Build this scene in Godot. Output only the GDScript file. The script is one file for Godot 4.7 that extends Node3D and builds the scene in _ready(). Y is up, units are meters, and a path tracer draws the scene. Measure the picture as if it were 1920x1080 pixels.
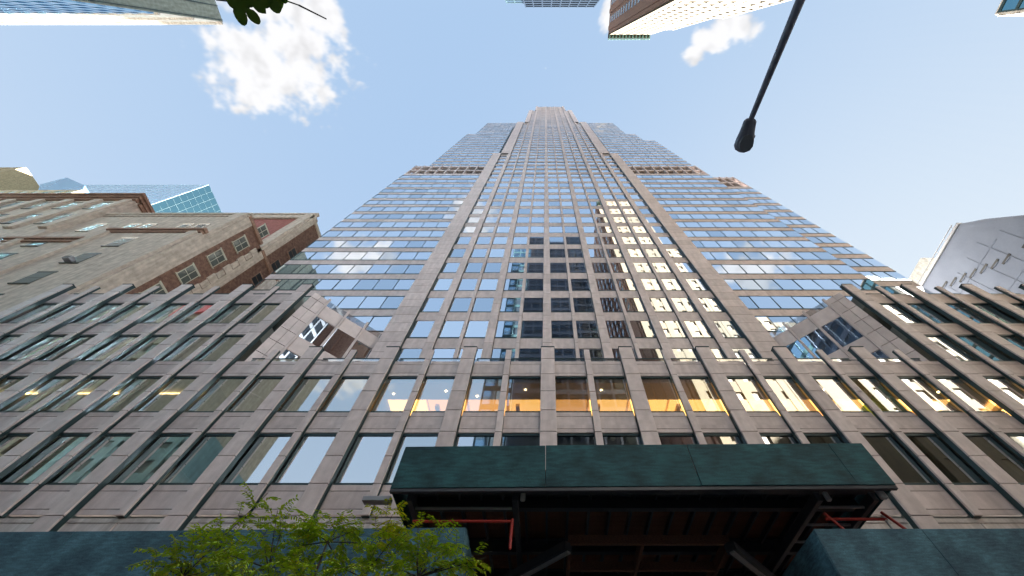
extends Node3D
# x runs along the street, y up, the tower stands towards -z. "d" below is the distance of a street front from the camera (z = -d).
const CX := -0.13
const EYE := 1.6
const W := 4.785      # distance between main piers
const H := 3.86       # storey height
const GLASS := 2.46   # height of a window
var M := {}
var boxes := {}
var gts := {}
var taken := {}
var fields := {}
var rng := RandomNumberGenerator.new()

func sill(k: int) -> float: return 10.93 + H * k

# ---- a pixel of the photograph and a known distance or height give a point ----
func px(x: float, y: float, d: float) -> Vector3:
	var dy := y - 128.0
	return Vector3((x - 1023.0) * d * 1.1618 / dy + CX, EYE + d * (940.9 / dy - 0.5914), -d)
func pxh(x: float, y: float, height: float) -> Vector3:
	var q := 940.9 - 0.5914 * (y - 128.0)
	var up := height - EYE
	return Vector3((x - 1023.0) * 1.1618 * up / q + CX, height, -(y - 128.0) * up / q)

# ---------------------------------------------------------------- helpers
func numbered(called: String) -> String:
	if not taken.has(called):
		taken[called] = 0
		return called
	taken[called] += 1
	return "%s_%03d" % [called, taken[called]]
func thing(called: String, label: String, category: String, at := Vector3.ZERO, group := "", kind := "") -> Node3D:
	var o := Node3D.new()
	o.name = numbered(called)
	add_child(o)
	o.position = at
	gts[o] = Transform3D(Basis(), at)
	if label: o.set_meta("label", label)
	if category: o.set_meta("category", category)
	if group: o.set_meta("group", group)
	if kind: o.set_meta("kind", kind)
	return o
func part(parent: Node3D, called: String, mesh: Mesh, m: Material, world: Transform3D, label := "") -> MeshInstance3D:
	var o := MeshInstance3D.new()
	o.name = called
	o.mesh = mesh
	o.material_override = m
	o.transform = (gts[parent] as Transform3D).affine_inverse() * world
	parent.add_child(o, true)
	gts[o] = world
	if label: o.set_meta("label", label)
	return o
func structure(called: String, mesh: Mesh, m: Material, world: Transform3D) -> MeshInstance3D:
	var o := MeshInstance3D.new()
	o.name = numbered(called)
	o.mesh = mesh
	o.material_override = m
	o.transform = world
	add_child(o)
	gts[o] = world
	o.set_meta("kind", "structure")
	return o

func poly(st: SurfaceTool, pts: Array) -> void:
	# a flat convex polygon round the origin's outside; front faces run clockwise
	var c := Vector3.ZERO
	for p in pts: c += p
	c /= pts.size()
	var n: Vector3 = (pts[1] - pts[0]).cross(pts[2] - pts[0]).normalized()
	if n.dot(c) < 0.0: n = -n
	else: pts.reverse()
	for i in range(1, pts.size() - 1):
		for q in [pts[0], pts[i], pts[i + 1]]:
			st.set_normal(n)
			st.add_vertex(q)
func box(sx: float, sy: float, sz: float, b := 0.0) -> ArrayMesh:
	var key := Vector4(snappedf(sx, 0.001), snappedf(sy, 0.001), snappedf(sz, 0.001), b)
	if boxes.has(key): return boxes[key]
	var st := SurfaceTool.new()
	st.begin(Mesh.PRIMITIVE_TRIANGLES)
	var h := Vector3(sx, sy, sz) * 0.5
	b = minf(b, minf(h.x, minf(h.y, h.z)) * 0.45)
	for ax in 3:
		var u := (ax + 1) % 3
		var v := (ax + 2) % 3
		for s in [-1.0, 1.0]:
			var q := []
			for e in [[-1, -1], [1, -1], [1, 1], [-1, 1]]:
				var p := Vector3.ZERO
				p[ax] = s * h[ax]
				p[u] = e[0] * (h[u] - b)
				p[v] = e[1] * (h[v] - b)
				q.append(p)
			poly(st, q)
	if b > 0.0:
		for ax in 3:
			var u := (ax + 1) % 3
			var v := (ax + 2) % 3
			for su in [-1.0, 1.0]:
				for sv in [-1.0, 1.0]:
					var q := []
					for e in [[-1, 0], [1, 0], [1, 1], [-1, 1]]:
						var p := Vector3.ZERO
						p[ax] = e[0] * (h[ax] - b)
						p[u] = su * (h[u] - (b if e[1] == 0 else 0.0))
						p[v] = sv * (h[v] - (0.0 if e[1] == 0 else b))
						q.append(p)
					poly(st, q)
		for i in 8:
			var s := Vector3(1 if i & 1 else -1, 1 if i & 2 else -1, 1 if i & 4 else -1)
			poly(st, [Vector3(s.x * h.x, s.y * (h.y - b), s.z * (h.z - b)), Vector3(s.x * (h.x - b), s.y * h.y, s.z * (h.z - b)), Vector3(s.x * (h.x - b), s.y * (h.y - b), s.z * h.z)])
	boxes[key] = st.commit()
	return boxes[key]
func sheet(w: float, h: float) -> ArrayMesh:
	var key := Vector4(snappedf(w, 0.001), snappedf(h, 0.001), -1, 0)
	if boxes.has(key): return boxes[key]
	var st := SurfaceTool.new()
	st.begin(Mesh.PRIMITIVE_TRIANGLES)
	for p in [[-1, -1], [1, 1], [1, -1], [-1, -1], [-1, 1], [1, 1]]:
		st.set_normal(Vector3(0, 0, 1))
		st.add_vertex(Vector3(p[0] * w * 0.5, p[1] * h * 0.5, 0))
	boxes[key] = st.commit()
	return boxes[key]
func tube(st: SurfaceTool, a: Vector3, b: Vector3, ra: float, rb: float, n := 8) -> void:
	var dir := (b - a).normalized()
	var s := dir.cross(Vector3.UP if absf(dir.y) < 0.95 else Vector3.RIGHT).normalized()
	var t := dir.cross(s)
	for i in n:
		var q := []
		for j in [i, i + 1]:
			var e: Vector3 = s * cos(TAU * j / n) + t * sin(TAU * j / n)
			q.append([a + e * ra, e])
			q.append([b + e * rb, e])
		for k in [0, 1, 2, 2, 1, 3]:
			st.set_normal(q[k][1])
			st.add_vertex(q[k][0])
		var e0: Vector3 = s * cos(TAU * i / n) + t * sin(TAU * i / n)
		var e1: Vector3 = s * cos(TAU * (i + 1) / n) + t * sin(TAU * (i + 1) / n)
		for p in [a, a + e0 * ra, a + e1 * ra]:
			st.set_normal(-dir)
			st.add_vertex(p)
		for p in [b, b + e1 * rb, b + e0 * rb]:
			st.set_normal(dir)
			st.add_vertex(p)
func begin() -> SurfaceTool:
	var st := SurfaceTool.new()
	st.begin(Mesh.PRIMITIVE_TRIANGLES)
	return st
func pipe(parent: Node3D, called: String, a: Vector3, b: Vector3, r: float, m: Material, r2 := -1.0) -> MeshInstance3D:
	var st := begin()
	tube(st, a - a, b - a, r, r if r2 < 0.0 else r2)
	return part(parent, called, st.commit(), m, Transform3D(Basis(), a))
func bar(parent: Node3D, called: String, a: Vector3, b: Vector3, w: float, h: float, m: Material) -> MeshInstance3D:
	# a square-edged beam from a to b
	var z := (b - a).normalized()
	var x := Vector3.UP.cross(z).normalized() if absf(z.y) < 0.99 else Vector3.RIGHT
	var y := z.cross(x)
	return part(parent, called, box(w, h, (b - a).length(), 0.01), m, Transform3D(Basis(x, y, z), (a + b) * 0.5))

# a street front: origin, u along it, its outward normal
func front(o: Vector3, n: Vector3) -> Transform3D:
	var u := Vector3.UP.cross(n).normalized()
	return Transform3D(Basis(u, Vector3.UP, n), o)
# one piece of a front, as a part of its own or joined into a field of the pieces too small to tell apart
func piece(parent: Node3D, called: String, alone: bool, mesh: Mesh, m: Material, f: Transform3D, u: float, y: float, w: float, tilt := 0.0) -> void:
	var t := f * Transform3D(Basis(), Vector3(u, y, w))
	if tilt > 0.0:
		t.basis = t.basis * Basis.from_euler(Vector3(rng.randf_range(-tilt, tilt), rng.randf_range(-tilt, tilt), 0))
	if alone:
		part(parent, called, mesh, m, t)
		return
	var key := [parent, "upper_" + called + "s", m]
	if not fields.has(key): fields[key] = begin()
	(fields[key] as SurfaceTool).append_from(mesh, 0, (gts[parent] as Transform3D).affine_inverse() * t)
func flush_fields() -> void:
	for key in fields:
		var o := part(key[0], key[1], (fields[key] as SurfaceTool).commit(), key[2], gts[key[0]])
		o.set_meta("kind", "stuff")
	fields.clear()

# ---------------------------------------------------------------- materials
func lin(r: float, g: float, b: float) -> Color: return Color(r, g, b).linear_to_srgb()
func mat(c: Color, rough := 0.8, metal := 0.0) -> StandardMaterial3D:
	var m := StandardMaterial3D.new()
	m.albedo_color = c
	m.roughness = rough
	m.metallic = metal
	return m
func noise(seed_: int, freq: float, octaves := 3) -> FastNoiseLite:
	var n := FastNoiseLite.new()
	n.seed = seed_
	n.frequency = freq
	n.fractal_octaves = octaves
	n.noise_type = FastNoiseLite.TYPE_SIMPLEX_SMOOTH
	return n
# grey multiplier texture: layers are [freq_x, freq_y, strength, octaves]; wraps round because it is sampled on a torus-like blend
func grain(size: int, seed_: int, layers: Array, tint_a := Color.WHITE, tint_b := Color.WHITE) -> ImageTexture:
	var im := Image.create(size, size, true, Image.FORMAT_RGB8)
	var ns := []
	for i in layers.size():
		var im2: Image = noise(seed_ + i * 7, layers[i][0], layers[i][3]).get_seamless_image(size, size, false, false, 0.15, true)
		ns.append(im2)
	for y in size:
		for x in size:
			var v := 0.0
			for i in layers.size():
				var sx: int = x
				var sy: int = int(y * float(layers[i][1])) % size
				v += ((ns[i] as Image).get_pixel(sx, sy).r - 0.5) * 2.0 * layers[i][2]
			var t := clampf(0.5 + v, 0.0, 1.0)
			im.set_pixel(x, y, tint_a.lerp(tint_b, t))
	im.generate_mipmaps()
	return ImageTexture.create_from_image(im)
func surfaced(c: Color, rough: float, t: Texture2D, metres: float, metal := 0.0) -> StandardMaterial3D:
	var m := mat(c, rough, metal)
	m.albedo_texture = t
	m.uv1_triplanar = true
	m.uv1_world_triplanar = true
	m.uv1_triplanar_sharpness = 8.0
	m.uv1_scale = Vector3.ONE / metres
	return m
func mirror(c: Color, rough := 0.02) -> StandardMaterial3D: return mat(c, rough, 1.0)
func glow(c: Color, energy: float) -> StandardMaterial3D:
	var m := mat(c, 0.6)
	m.emission_enabled = true
	m.emission = c
	m.emission_energy_multiplier = energy
	return m
func make_materials() -> void:
	var stone_t := grain(512, 11, [[0.35, 1.0, 0.16, 1], [0.02, 1.0, 0.22, 3], [0.03, 0.12, 0.24, 3]], Color(0.80, 0.79, 0.79), Color(1, 1, 1))
	for i in 4:
		var k: float = [1.0, 0.90, 1.05, 0.96][i]
		M["granite%d" % i] = surfaced(lin(0.73 * k, 0.635 * k, 0.625 * k), 0.55, stone_t, 7.0)
	M.base_granite = surfaced(lin(0.66, 0.61, 0.60), 0.6, grain(512, 41, [[0.3, 1.0, 0.12, 1], [0.03, 0.08, 0.42, 3], [0.015, 1.0, 0.2, 2]], Color(0.74, 0.73, 0.72), Color(1, 1, 1)), 5.0)
	M.fin = mat(lin(0.022, 0.050, 0.058), 0.35, 0.25)
	M.louvre = mat(lin(0.10, 0.105, 0.11), 0.5, 0.3)
	M.core = mat(lin(0.22, 0.21, 0.20), 0.8)
	M.mirror0 = mirror(lin(0.80, 0.86, 0.92))
	M.mirror1 = mirror(lin(0.72, 0.79, 0.86))
	M.mirror2 = mirror(lin(0.58, 0.66, 0.73), 0.03)
	M.mirror3 = mirror(lin(0.86, 0.91, 0.95))
	# coated glass: a faint streaky coating, partly mirror, partly clear
	var film := grain(64, 77, [[0.05, 1.0, 0.3, 2]], Color(0.97, 0.97, 0.97), Color(1, 1, 1))
	for i in 2:
		var g := mirror(lin(0.90, 0.95, 0.98) if i == 0 else lin(0.84, 0.92, 0.94))
		g.transparency = BaseMaterial3D.TRANSPARENCY_ALPHA
		g.albedo_color.a = [0.78, 0.70][i]
		g.albedo_texture = film
		M["clear%d" % i] = g
	M.rail_glass = mirror(lin(0.9, 0.95, 0.97))
	M.rail_glass.transparency = BaseMaterial3D.TRANSPARENCY_ALPHA
	M.rail_glass.albedo_color.a = 0.6
	M.rail_glass.albedo_texture = film
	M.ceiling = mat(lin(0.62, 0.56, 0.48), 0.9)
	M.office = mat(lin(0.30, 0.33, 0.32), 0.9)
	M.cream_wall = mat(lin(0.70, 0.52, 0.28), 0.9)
	M.green_wall = mat(lin(0.20, 0.36, 0.05), 0.8)
	M.luminous = glow(lin(1.0, 0.56, 0.15), 0.22)
	M.luminous_soft = glow(lin(1.0, 0.50, 0.14), 0.13)
	M.tube_warm = glow(lin(1.0, 0.66, 0.26), 0.6)
	M.spot_warm = glow(lin(1.0, 0.78, 0.42), 1.2)
	M.plywood = surfaced(lin(0.030, 0.145, 0.170), 0.8, grain(512, 5, [[0.02, 5.0, 0.25, 4], [0.008, 1.0, 0.35, 4], [0.2, 3.0, 0.2, 1]], Color(0.42, 0.46, 0.50), Color(1, 1, 1)), 5.3)
	M.plywood_dull = surfaced(lin(0.10, 0.25, 0.33), 0.8, grain(512, 25, [[0.03, 5.0, 0.28, 4], [0.008, 1.0, 0.35, 4], [0.25, 3.0, 0.25, 1]], Color(0.48, 0.50, 0.54), Color(1, 1, 1)), 4.7)
	M.steel = mat(lin(0.055, 0.06, 0.075), 0.5, 0.2)
	M.galvanised = mat(lin(0.36, 0.37, 0.40), 0.45, 0.5)
	M.red_steel = mat(lin(0.42, 0.035, 0.03), 0.5)
	M.timber = surfaced(lin(0.27, 0.13, 0.085), 0.8, grain(256, 61, [[0.05, 4.0, 0.4, 3]], Color(0.55, 0.5, 0.5), Color(1, 1, 1)), 1.1)
	var wall_t := grain(512, 71, [[0.25, 1.0, 0.12, 1], [0.02, 1.0, 0.3, 4], [0.04, 0.15, 0.3, 3]], Color(0.72, 0.71, 0.70), Color(1, 1, 1))
	M.limestone = surfaced(lin(0.72, 0.61, 0.52), 0.85, wall_t, 9.0)
	M.terracotta = surfaced(lin(0.42, 0.25, 0.18), 0.85, wall_t, 6.0)
	M.brick = surfaced(lin(0.34, 0.19, 0.135), 0.9, grain(512, 91, [[0.35, 1.0, 0.3, 1], [0.02, 1.0, 0.35, 4], [0.05, 4.0, 0.2, 1]], Color(0.55, 0.52, 0.52), Color(1, 1, 1)), 6.0)
	M.red_brick = surfaced(lin(0.42, 0.15, 0.13), 0.9, wall_t, 6.0)
	M.concrete = surfaced(lin(0.22, 0.26, 0.345), 0.85, grain(256, 131, [[0.02, 1.0, 0.3, 3], [0.2, 1.0, 0.1, 1]], Color(0.88, 0.88, 0.89), Color(1, 1, 1)), 16.0)
	M.pale = surfaced(lin(0.72, 0.70, 0.66), 0.85, wall_t, 12.0)
	M.blinds = mat(lin(0.068, 0.046, 0.018), 0.6)
	M.slate = mirror(lin(0.13, 0.15, 0.18), 0.18)  # grey cladding darkened in colour to stand for shade
	M.slate_glass = mirror(lin(0.07, 0.085, 0.10), 0.06)  # panes of the same tower, darkened in place of shade
	M.buff = surfaced(lin(0.090, 0.064, 0.028), 0.85, wall_t, 14.0)
	M.cream = surfaced(lin(0.50, 0.44, 0.33), 0.85, wall_t, 14.0)
	M.dark_brick = surfaced(lin(0.13, 0.10, 0.085), 0.85, wall_t, 11.0)
	M.tan = surfaced(lin(0.44, 0.38, 0.24), 0.85, wall_t, 11.0)
	M.sage = surfaced(lin(0.32, 0.38, 0.34), 0.7, wall_t, 13.0)
	M.teal_wall = surfaced(lin(0.24, 0.40, 0.40), 0.6, wall_t, 13.0)
	M.red_paint = mat(lin(0.66, 0.05, 0.05), 0.6)
	M.blue_glass = mirror(lin(0.42, 0.62, 0.74), 0.06)
	M.crown_glass = mat(lin(0.09, 0.22, 0.34), 0.25)
	M.yellow_glass = mirror(lin(0.80, 0.80, 0.42), 0.05)
	M.teal_glass = mirror(lin(0.17, 0.36, 0.43), 0.08)
	M.blue_band = mat(lin(0.30, 0.44, 0.56), 0.5)
	M.window_dark = mat(lin(0.02, 0.023, 0.027), 0.4)
	M.window_frame = mat(lin(0.50, 0.47, 0.38), 0.6)
	M.window_grey = mat(lin(0.10, 0.11, 0.10), 0.1)
	M.copper = mat(lin(0.12, 0.24, 0.22), 0.6)
	M.asphalt = surfaced(lin(0.055, 0.055, 0.057), 0.95, wall_t, 4.0)
	M.paving = surfaced(lin(0.30, 0.29, 0.275), 0.9, wall_t, 3.0)
	M.paint = mat(lin(0.75, 0.75, 0.72), 0.7)
	M.lamp_grey = mat(lin(0.27, 0.31, 0.44), 0.5)
	M.lamp_lens = mat(lin(0.30, 0.34, 0.42), 0.25)
	M.bark = surfaced(lin(0.075, 0.058, 0.042), 0.95, wall_t, 0.7)
	for leafy in ["leaf", "broad_leaf"]:
		var m := mat(Color.WHITE, 0.6)
		m.vertex_color_use_as_albedo = true
		m.cull_mode = BaseMaterial3D.CULL_DISABLED
		m.backlight_enabled = true
		m.backlight = Color(0.7, 0.75, 0.3) if leafy == "leaf" else Color(0.25, 0.3, 0.15)
		M[leafy] = m

# ---------------------------------------------------------------- sky
func make_sky(to_sun: Vector3) -> Sky:
	var w := 2048
	var h := 1024
	var im := Image.create(w, h, false, Image.FORMAT_RGBAF)
	var high := Vector3(0.43, 0.61, 0.87)
	var low := Vector3(0.86, 0.94, 1.0)
	for by in range(0, h, 4):
		var el := PI * 0.5 - PI * (by + 2.0) / h
		for bx in range(0, w, 8):
			var az := TAU * (bx + 4.0) / w
			var dir := Vector3(sin(az) * cos(el), sin(el), -cos(az) * cos(el))
			var haze := pow(clampf(1.0 - maxf(dir.y, 0.0), 0.0, 1.0), 1.5)
			haze = clampf(haze * 0.95 + 0.60 * pow(maxf(dir.dot(to_sun), 0.0), 4.5), 0.0, 1.0)
			var c := high.lerp(low, haze)
			im.fill_rect(Rect2i(bx, by, 8, 4), Color(c.x, c.y, c.z))
	# clouds on a flat layer overhead: (x, z) on the layer at height 1, extent, weight
	var puffs := [
		[-0.63, -0.015, 0.16, 0.085], [-0.71, -0.055, 0.07, 0.05], [-0.56, 0.05, 0.11, 0.07], [-0.68, 0.02, 0.10, 0.07], [-0.50, 0.10, 0.07, 0.06], [-0.58, 0.12, 0.12, 0.05], [-0.74, -0.085, 0.03, 0.02],
		[0.42, 0.075, 0.055, 0.035], [0.38, 0.06, 0.06, 0.03], [0.335, 0.028, 0.028, 0.02], [0.14, 0.10, 0.022, 0.03],
		[-0.55, 0.48, 0.10, 0.06], [-0.20, 0.36, 0.07, 0.05], [0.62, 0.52, 0.12, 0.07], [0.22, 0.66, 0.10, 0.08], [-1.05, 0.55, 0.14, 0.08], [1.15, 0.40, 0.14, 0.09], [-0.75, 0.95, 0.16, 0.10],
		[-1.5, 0.9, 0.4, 0.2], [0.9, 1.3, 0.5, 0.25], [-0.4, 1.9, 0.5, 0.3], [2.2, 0.8, 0.5, 0.3], [-2.6, -0.9, 0.5, 0.3],
	]
	var n1 := noise(3, 7.0, 5)
	var n2 := noise(8, 26.0, 4)
	var n3 := noise(18, 3.2, 3)
	for y in range(0, 400):
		var el := PI * 0.5 - PI * (y + 0.5) / h
		if sin(el) < 0.3: continue
		for x in w:
			var az := TAU * (x + 0.5) / w
			var rad := 1.0 / tan(el)
			var p := Vector2(sin(az) * rad, -cos(az) * rad)
			var near := 0.0
			for c in puffs:
				var q := Vector2((p.x - c[0]) / c[2], (p.y - c[1]) / c[3])
				if absf(q.x) < 1.6 and absf(q.y) < 1.6: near = maxf(near, 1.0 - q.length() * 0.62)
			if near <= 0.0: continue
			var v := near + 0.42 * n1.get_noise_2d(p.x * 2.0, p.y * 2.0) + 0.15 * n2.get_noise_2d(p.x * 2.0, p.y * 2.0) - 0.26
			var a := smoothstep(0.0, 0.42, v)
			if a <= 0.0: continue
			var tone := clampf(0.93 + 0.25 * n3.get_noise_2d(p.x * 5.0, p.y * 5.0) + 0.12 * v, 0.74, 1.0)
			var c0 := im.get_pixel(x, y)
			im.set_pixel(x, y, c0.lerp(Color(tone * 1.0, tone * 1.0, tone * 1.02), a))
	var sm := PanoramaSkyMaterial.new()
	sm.panorama = ImageTexture.create_from_image(im)
	var s := Sky.new()
	s.sky_material = sm
	return s

# ---------------------------------------------------------------- the office building
func granite() -> Material: return M["granite%d" % [0, 0, 1, 2, 3][rng.randi() % 5]]

# a pier: dark metal fin faced with granite blocks
func pier(parent: Node3D, f: Transform3D, u: float, width: float, y0: float, y1: float, depth: float, course: float, names: Array, alone_to: float) -> void:
	piece(parent, names[0], y0 < alone_to, box(width - 0.04, y1 - y0, depth - 0.07), M.fin, f, u, (y0 + y1) * 0.5, (depth - 0.07) * 0.5)
	var y := y0
	while y < y1 - 0.05:
		var top := minf(y + course, y1)
		piece(parent, names[1], y < alone_to, box(width, top - y - 0.028, 0.10, 0.012), granite(), f, u, (y + top - 0.028) * 0.5, depth - 0.05)
		y = top

func podium_bay(parent: Node3D, f: Transform3D, a: float, b: float, k0: int, k1: int, lit: Array) -> void:
	var c := (a + b) * 0.5
	var w := b - a
	for k in range(k0, k1 + 1):
		var y := sill(k)
		# spandrel in three courses below the sill
		piece(parent, "spandrel_panel", true, box(w, 0.73, 0.12, 0.012), granite(), f, c, y - 0.655, -0.06)
		piece(parent, "spandrel_course", true, box(w, 0.26, 0.12, 0.012), granite(), f, c, y - 0.145, -0.06)
		piece(parent, "spandrel_course", true, box(w, 0.22, 0.12, 0.012), granite(), f, c, y - 1.145, -0.06)
		if k > 0: piece(parent, "window_head", true, box(w, 0.12, 0.10), M.fin, f, c, y - 1.33, -0.09)
		if k == k1: continue
		piece(parent, "window_sill", true, box(w, 0.10, 0.10, 0.01), M.fin, f, c, y + 0.05, -0.085)
		piece(parent, "pane", true, sheet(w, GLASS - 0.1), M["clear%d" % (rng.randi() % 2)], f, c, y + 0.1 + (GLASS - 0.1) * 0.5, -0.09, 0.004)

func build_podium(b: Node3D) -> void:
	var f := front(Vector3(0, 0, -15.2), Vector3(0, 0, 1))
	for i in range(-8, 11):
		var low := i > -4 and i < 5
		var top := 19.55 if low else 27.3
		pier(b, f, i * W, 0.8, 8.2, top, 0.36, H / 3.0, ["pier_fin", "pier_block"], 99.0)
		part(b, "pier_cap", box(0.84, 0.05, 0.40, 0.01), M.fin, f * Transform3D(Basis(), Vector3(i * W, top + 0.025, 0.18)))
		if i == 10: continue
		var mid := (i + 0.5) * W
		var low_bay := i >= -4 and i < 5
		top = 19.45 if low_bay else 27.2
		pier(b, f, mid, 0.34, 9.55, top, 0.25, H / 3.0, ["mullion_fin", "mullion_block"], 99.0)
		var kt := 2 if low_bay else 4
		podium_bay(b, f, i * W + 0.4, mid - 0.17, 0, kt, [])
		podium_bay(b, f, mid + 0.17, (i + 1) * W - 0.4, 0, kt, [])
		# plinth courses under the first windows and the wall behind the shed
		part(b, "plinth_panel", box(W * 0.5 - 0.43, 0.60, 0.14, 0.012), M.base_granite, f * Transform3D(Basis(), Vector3(i * W + 0.4 + W * 0.25 - 0.215, 9.06, -0.06)))
		part(b, "plinth_panel", box(W * 0.5 - 0.43, 0.60, 0.14, 0.012), M.base_granite, f * Transform3D(Basis(), Vector3(mid + W * 0.25 - 0.185, 9.06, -0.06)))
		part(b, "plinth_course", box(W - 0.8, 0.17, 0.16, 0.012), M.base_granite, f * Transform3D(Basis(), Vector3(mid, 9.455, -0.05)))
		part(b, "plinth_course", box(W - 0.8, 0.5, 0.16, 0.012), M.base_granite, f * Transform3D(Basis(), Vector3(mid, 8.49, -0.05)))
		# low glass rail on the roof edge
		var yt := sill(kt) + 0.03
		part(b, "rail_pane", sheet(W - 0.8, 0.5), M.rail_glass, f * Transform3D(Basis(), Vector3(mid, yt + 0.30, -0.35)))
		part(b, "rail_bar", box(W - 0.8, 0.05, 0.05), M.fin, f * Transform3D(Basis(), Vector3(mid, yt + 0.58, -0.35)))
	# ground storey behind the shed
	part(b, "shopfront_wall", box(18.2 * W, 8.2, 0.3), M.base_granite, f * Transform3D(Basis(), Vector3(1.0 * W, 4.1, -0.3)))
	# floors, back walls and roofs
	for sec in [[-8, -4, 4], [-4, 5, 2], [5, 10, 4]]:
		var x0: float = sec[0] * W - (0.4 if sec[0] == -8 else 0.0)
		var x1: float = sec[1] * W + (0.4 if sec[1] == 10 else 0.0)
		var depth := 5.9 if sec[2] == 4 else 3.9
		for k in range(0, sec[2] + 1):
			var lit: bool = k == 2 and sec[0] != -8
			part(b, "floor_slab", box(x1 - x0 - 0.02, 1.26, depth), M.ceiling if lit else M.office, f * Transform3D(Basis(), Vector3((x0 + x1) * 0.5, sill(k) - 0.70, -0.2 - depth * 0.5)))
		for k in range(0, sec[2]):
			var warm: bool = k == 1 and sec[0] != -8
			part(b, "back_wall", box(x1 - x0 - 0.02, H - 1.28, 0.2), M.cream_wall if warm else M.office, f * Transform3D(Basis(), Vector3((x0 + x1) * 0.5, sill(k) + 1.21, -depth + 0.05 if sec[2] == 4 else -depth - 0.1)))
	part(b, "side_wall", box(0.3, 27.0, 6.0), M.granite1, f * Transform3D(Basis(), Vector3(-8 * W - 0.25, 13.5, -3.2)))
	part(b, "side_wall", box(0.3, 27.0, 6.0), M.granite1, f * Transform3D(Basis(), Vector3(10 * W + 0.25, 13.5, -3.2)))
	# lamps in the lit storey: a bright trough deep in the room, small spots near the glass
	var yc := sill(1) + GLASS + 0.02
	for i in range(-4, 10):
		if i < -2: continue
		for q in [-0.25, 0.25]:
			if i > 4 and rng.randf() < 0.45 or rng.randf() < 0.12: continue
			part(b, "ceiling_light", box(W * 0.5 - 0.16, 0.06, 1.75), [M.luminous, M.luminous, M.luminous_soft][rng.randi() % 3], f * Transform3D(Basis(), Vector3((i + 0.5 + q) * W, yc - 0.06, -2.50 + rng.randf_range(-0.15, 0.1))))
		part(b, "ceiling_rib", box(0.22, 0.3, 1.7), M.cream_wall, f * Transform3D(Basis(), Vector3((i + 0.5) * W + 0.6, yc - 0.17, -2.9)))
		part(b, "soffit", box(W - 0.02, 0.22, 1.32), M.ceiling, f * Transform3D(Basis(), Vector3((i + 0.5) * W, yc - 0.12, -0.88)))
		for s in [0.25, 0.75]:
			if rng.randf() < 0.2: continue
			var st := begin()
			tube(st, Vector3.ZERO, Vector3(0, -0.03, 0), 0.065, 0.065, 10)
			part(b, "spot_light", st.commit(), M.spot_warm, f * Transform3D(Basis(), Vector3((i + s) * W + rng.randf_range(-0.6, 0.6), yc - 0.23, rng.randf_range(-1.25, -0.7))))
		if i % 3 == 0:
			var al := AreaLight3D.new()
			al.name = "ceiling_glow"
			al.area_size = Vector2(3.6, 0.4)
			al.light_color = lin(1.0, 0.66, 0.28)
			al.light_energy = 0.12
			al.area_range = 12.0
			al.shadow_enabled = true
			add_child(al, true)
			al.transform = f * Transform3D(Basis(Vector3.RIGHT, -PI * 0.5), Vector3((i + 0.5) * W, yc - 0.12, -3.0))
	for i in [3, 7]:
		part(b, "green_partition", box(0.12, 2.4, 3.0), M.green_wall, f * Transform3D(Basis(), Vector3((i + 0.96) * W, sill(1) + 1.2, -1.9)))
	for i in [-7, -6, -5]:
		part(b, "ceiling_light", box(W * 0.5, 0.05, 0.07), M.tube_warm, f * Transform3D(Basis(), Vector3((i + 0.5) * W, sill(1) + GLASS - 0.05, -1.2)))
	# the canted corners that join the high ends to the tower
	for s in [-1.0, 1.0]:
		var cx := 0.5 * W
		var o := Vector3(cx + s * 20.95, 0, -15.42)
		var e := Vector3(cx + s * 16.30, 0, -19.75)
		var n := Vector3(-s * (15.42 - 19.75), 0, -s * (o.x - e.x)).normalized()
		n = Vector3((e.z - o.z), 0, -(e.x - o.x)).normalized()
		if n.z < 0.0: n = -n
		var len_ := (e - o).length()
		var fc := front((o + e) * 0.5, n)
		var at := func(t: float) -> float: return (t - 0.5) * len_ * (1.0 if fc.basis.x.dot(e - o) > 0.0 else -1.0)
		# granite end of two columns of slabs, then three windows
		for col in 2:
			var y := 18.6
			while y < 26.95:
				var top := minf(y + H / 3.0, 26.95)
				part(b, "corner_slab", box(len_ * 0.09 - 0.02, top - y - 0.03, 0.12, 0.012), granite(), fc * Transform3D(Basis(), Vector3(at.call(0.09 * col + 0.045), (y + top) * 0.5, 0.0)))
				y = top
		var t0 := 0.19
		var step := (0.99 - t0) / 3.0
		for c in 3:
			var ta := t0 + step * c
			var wv := step * len_ - 0.20
			var uc: float = at.call(ta + step * 0.5)
			for k in [2, 3, 4]:
				part(b, "spandrel_panel", box(wv, 1.40, 0.10, 0.012), granite(), fc * Transform3D(Basis(), Vector3(uc, sill(k) - 0.72, -0.03)))
				if k == 4: continue
				piece(b, "corner_pane", true, box(wv, GLASS, 0.03), M.mirror0, fc, uc, sill(k) + GLASS * 0.5, -0.04, 0.03)
			part(b, "rail_pane", sheet(wv, 0.62), M.rail_glass, fc * Transform3D(Basis(), Vector3(uc, 26.70, -0.06)))
			part(b, "mullion_fin", box(0.18, 8.6, 0.20, 0.015), M.granite1, fc * Transform3D(Basis(), Vector3(at.call(ta), 22.85, 0.02)))
		part(b, "corner_core", box(len_ - 0.3, 8.3, 0.2), M.core, fc * Transform3D(Basis(), Vector3(0, 22.4, -0.30)))

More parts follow.
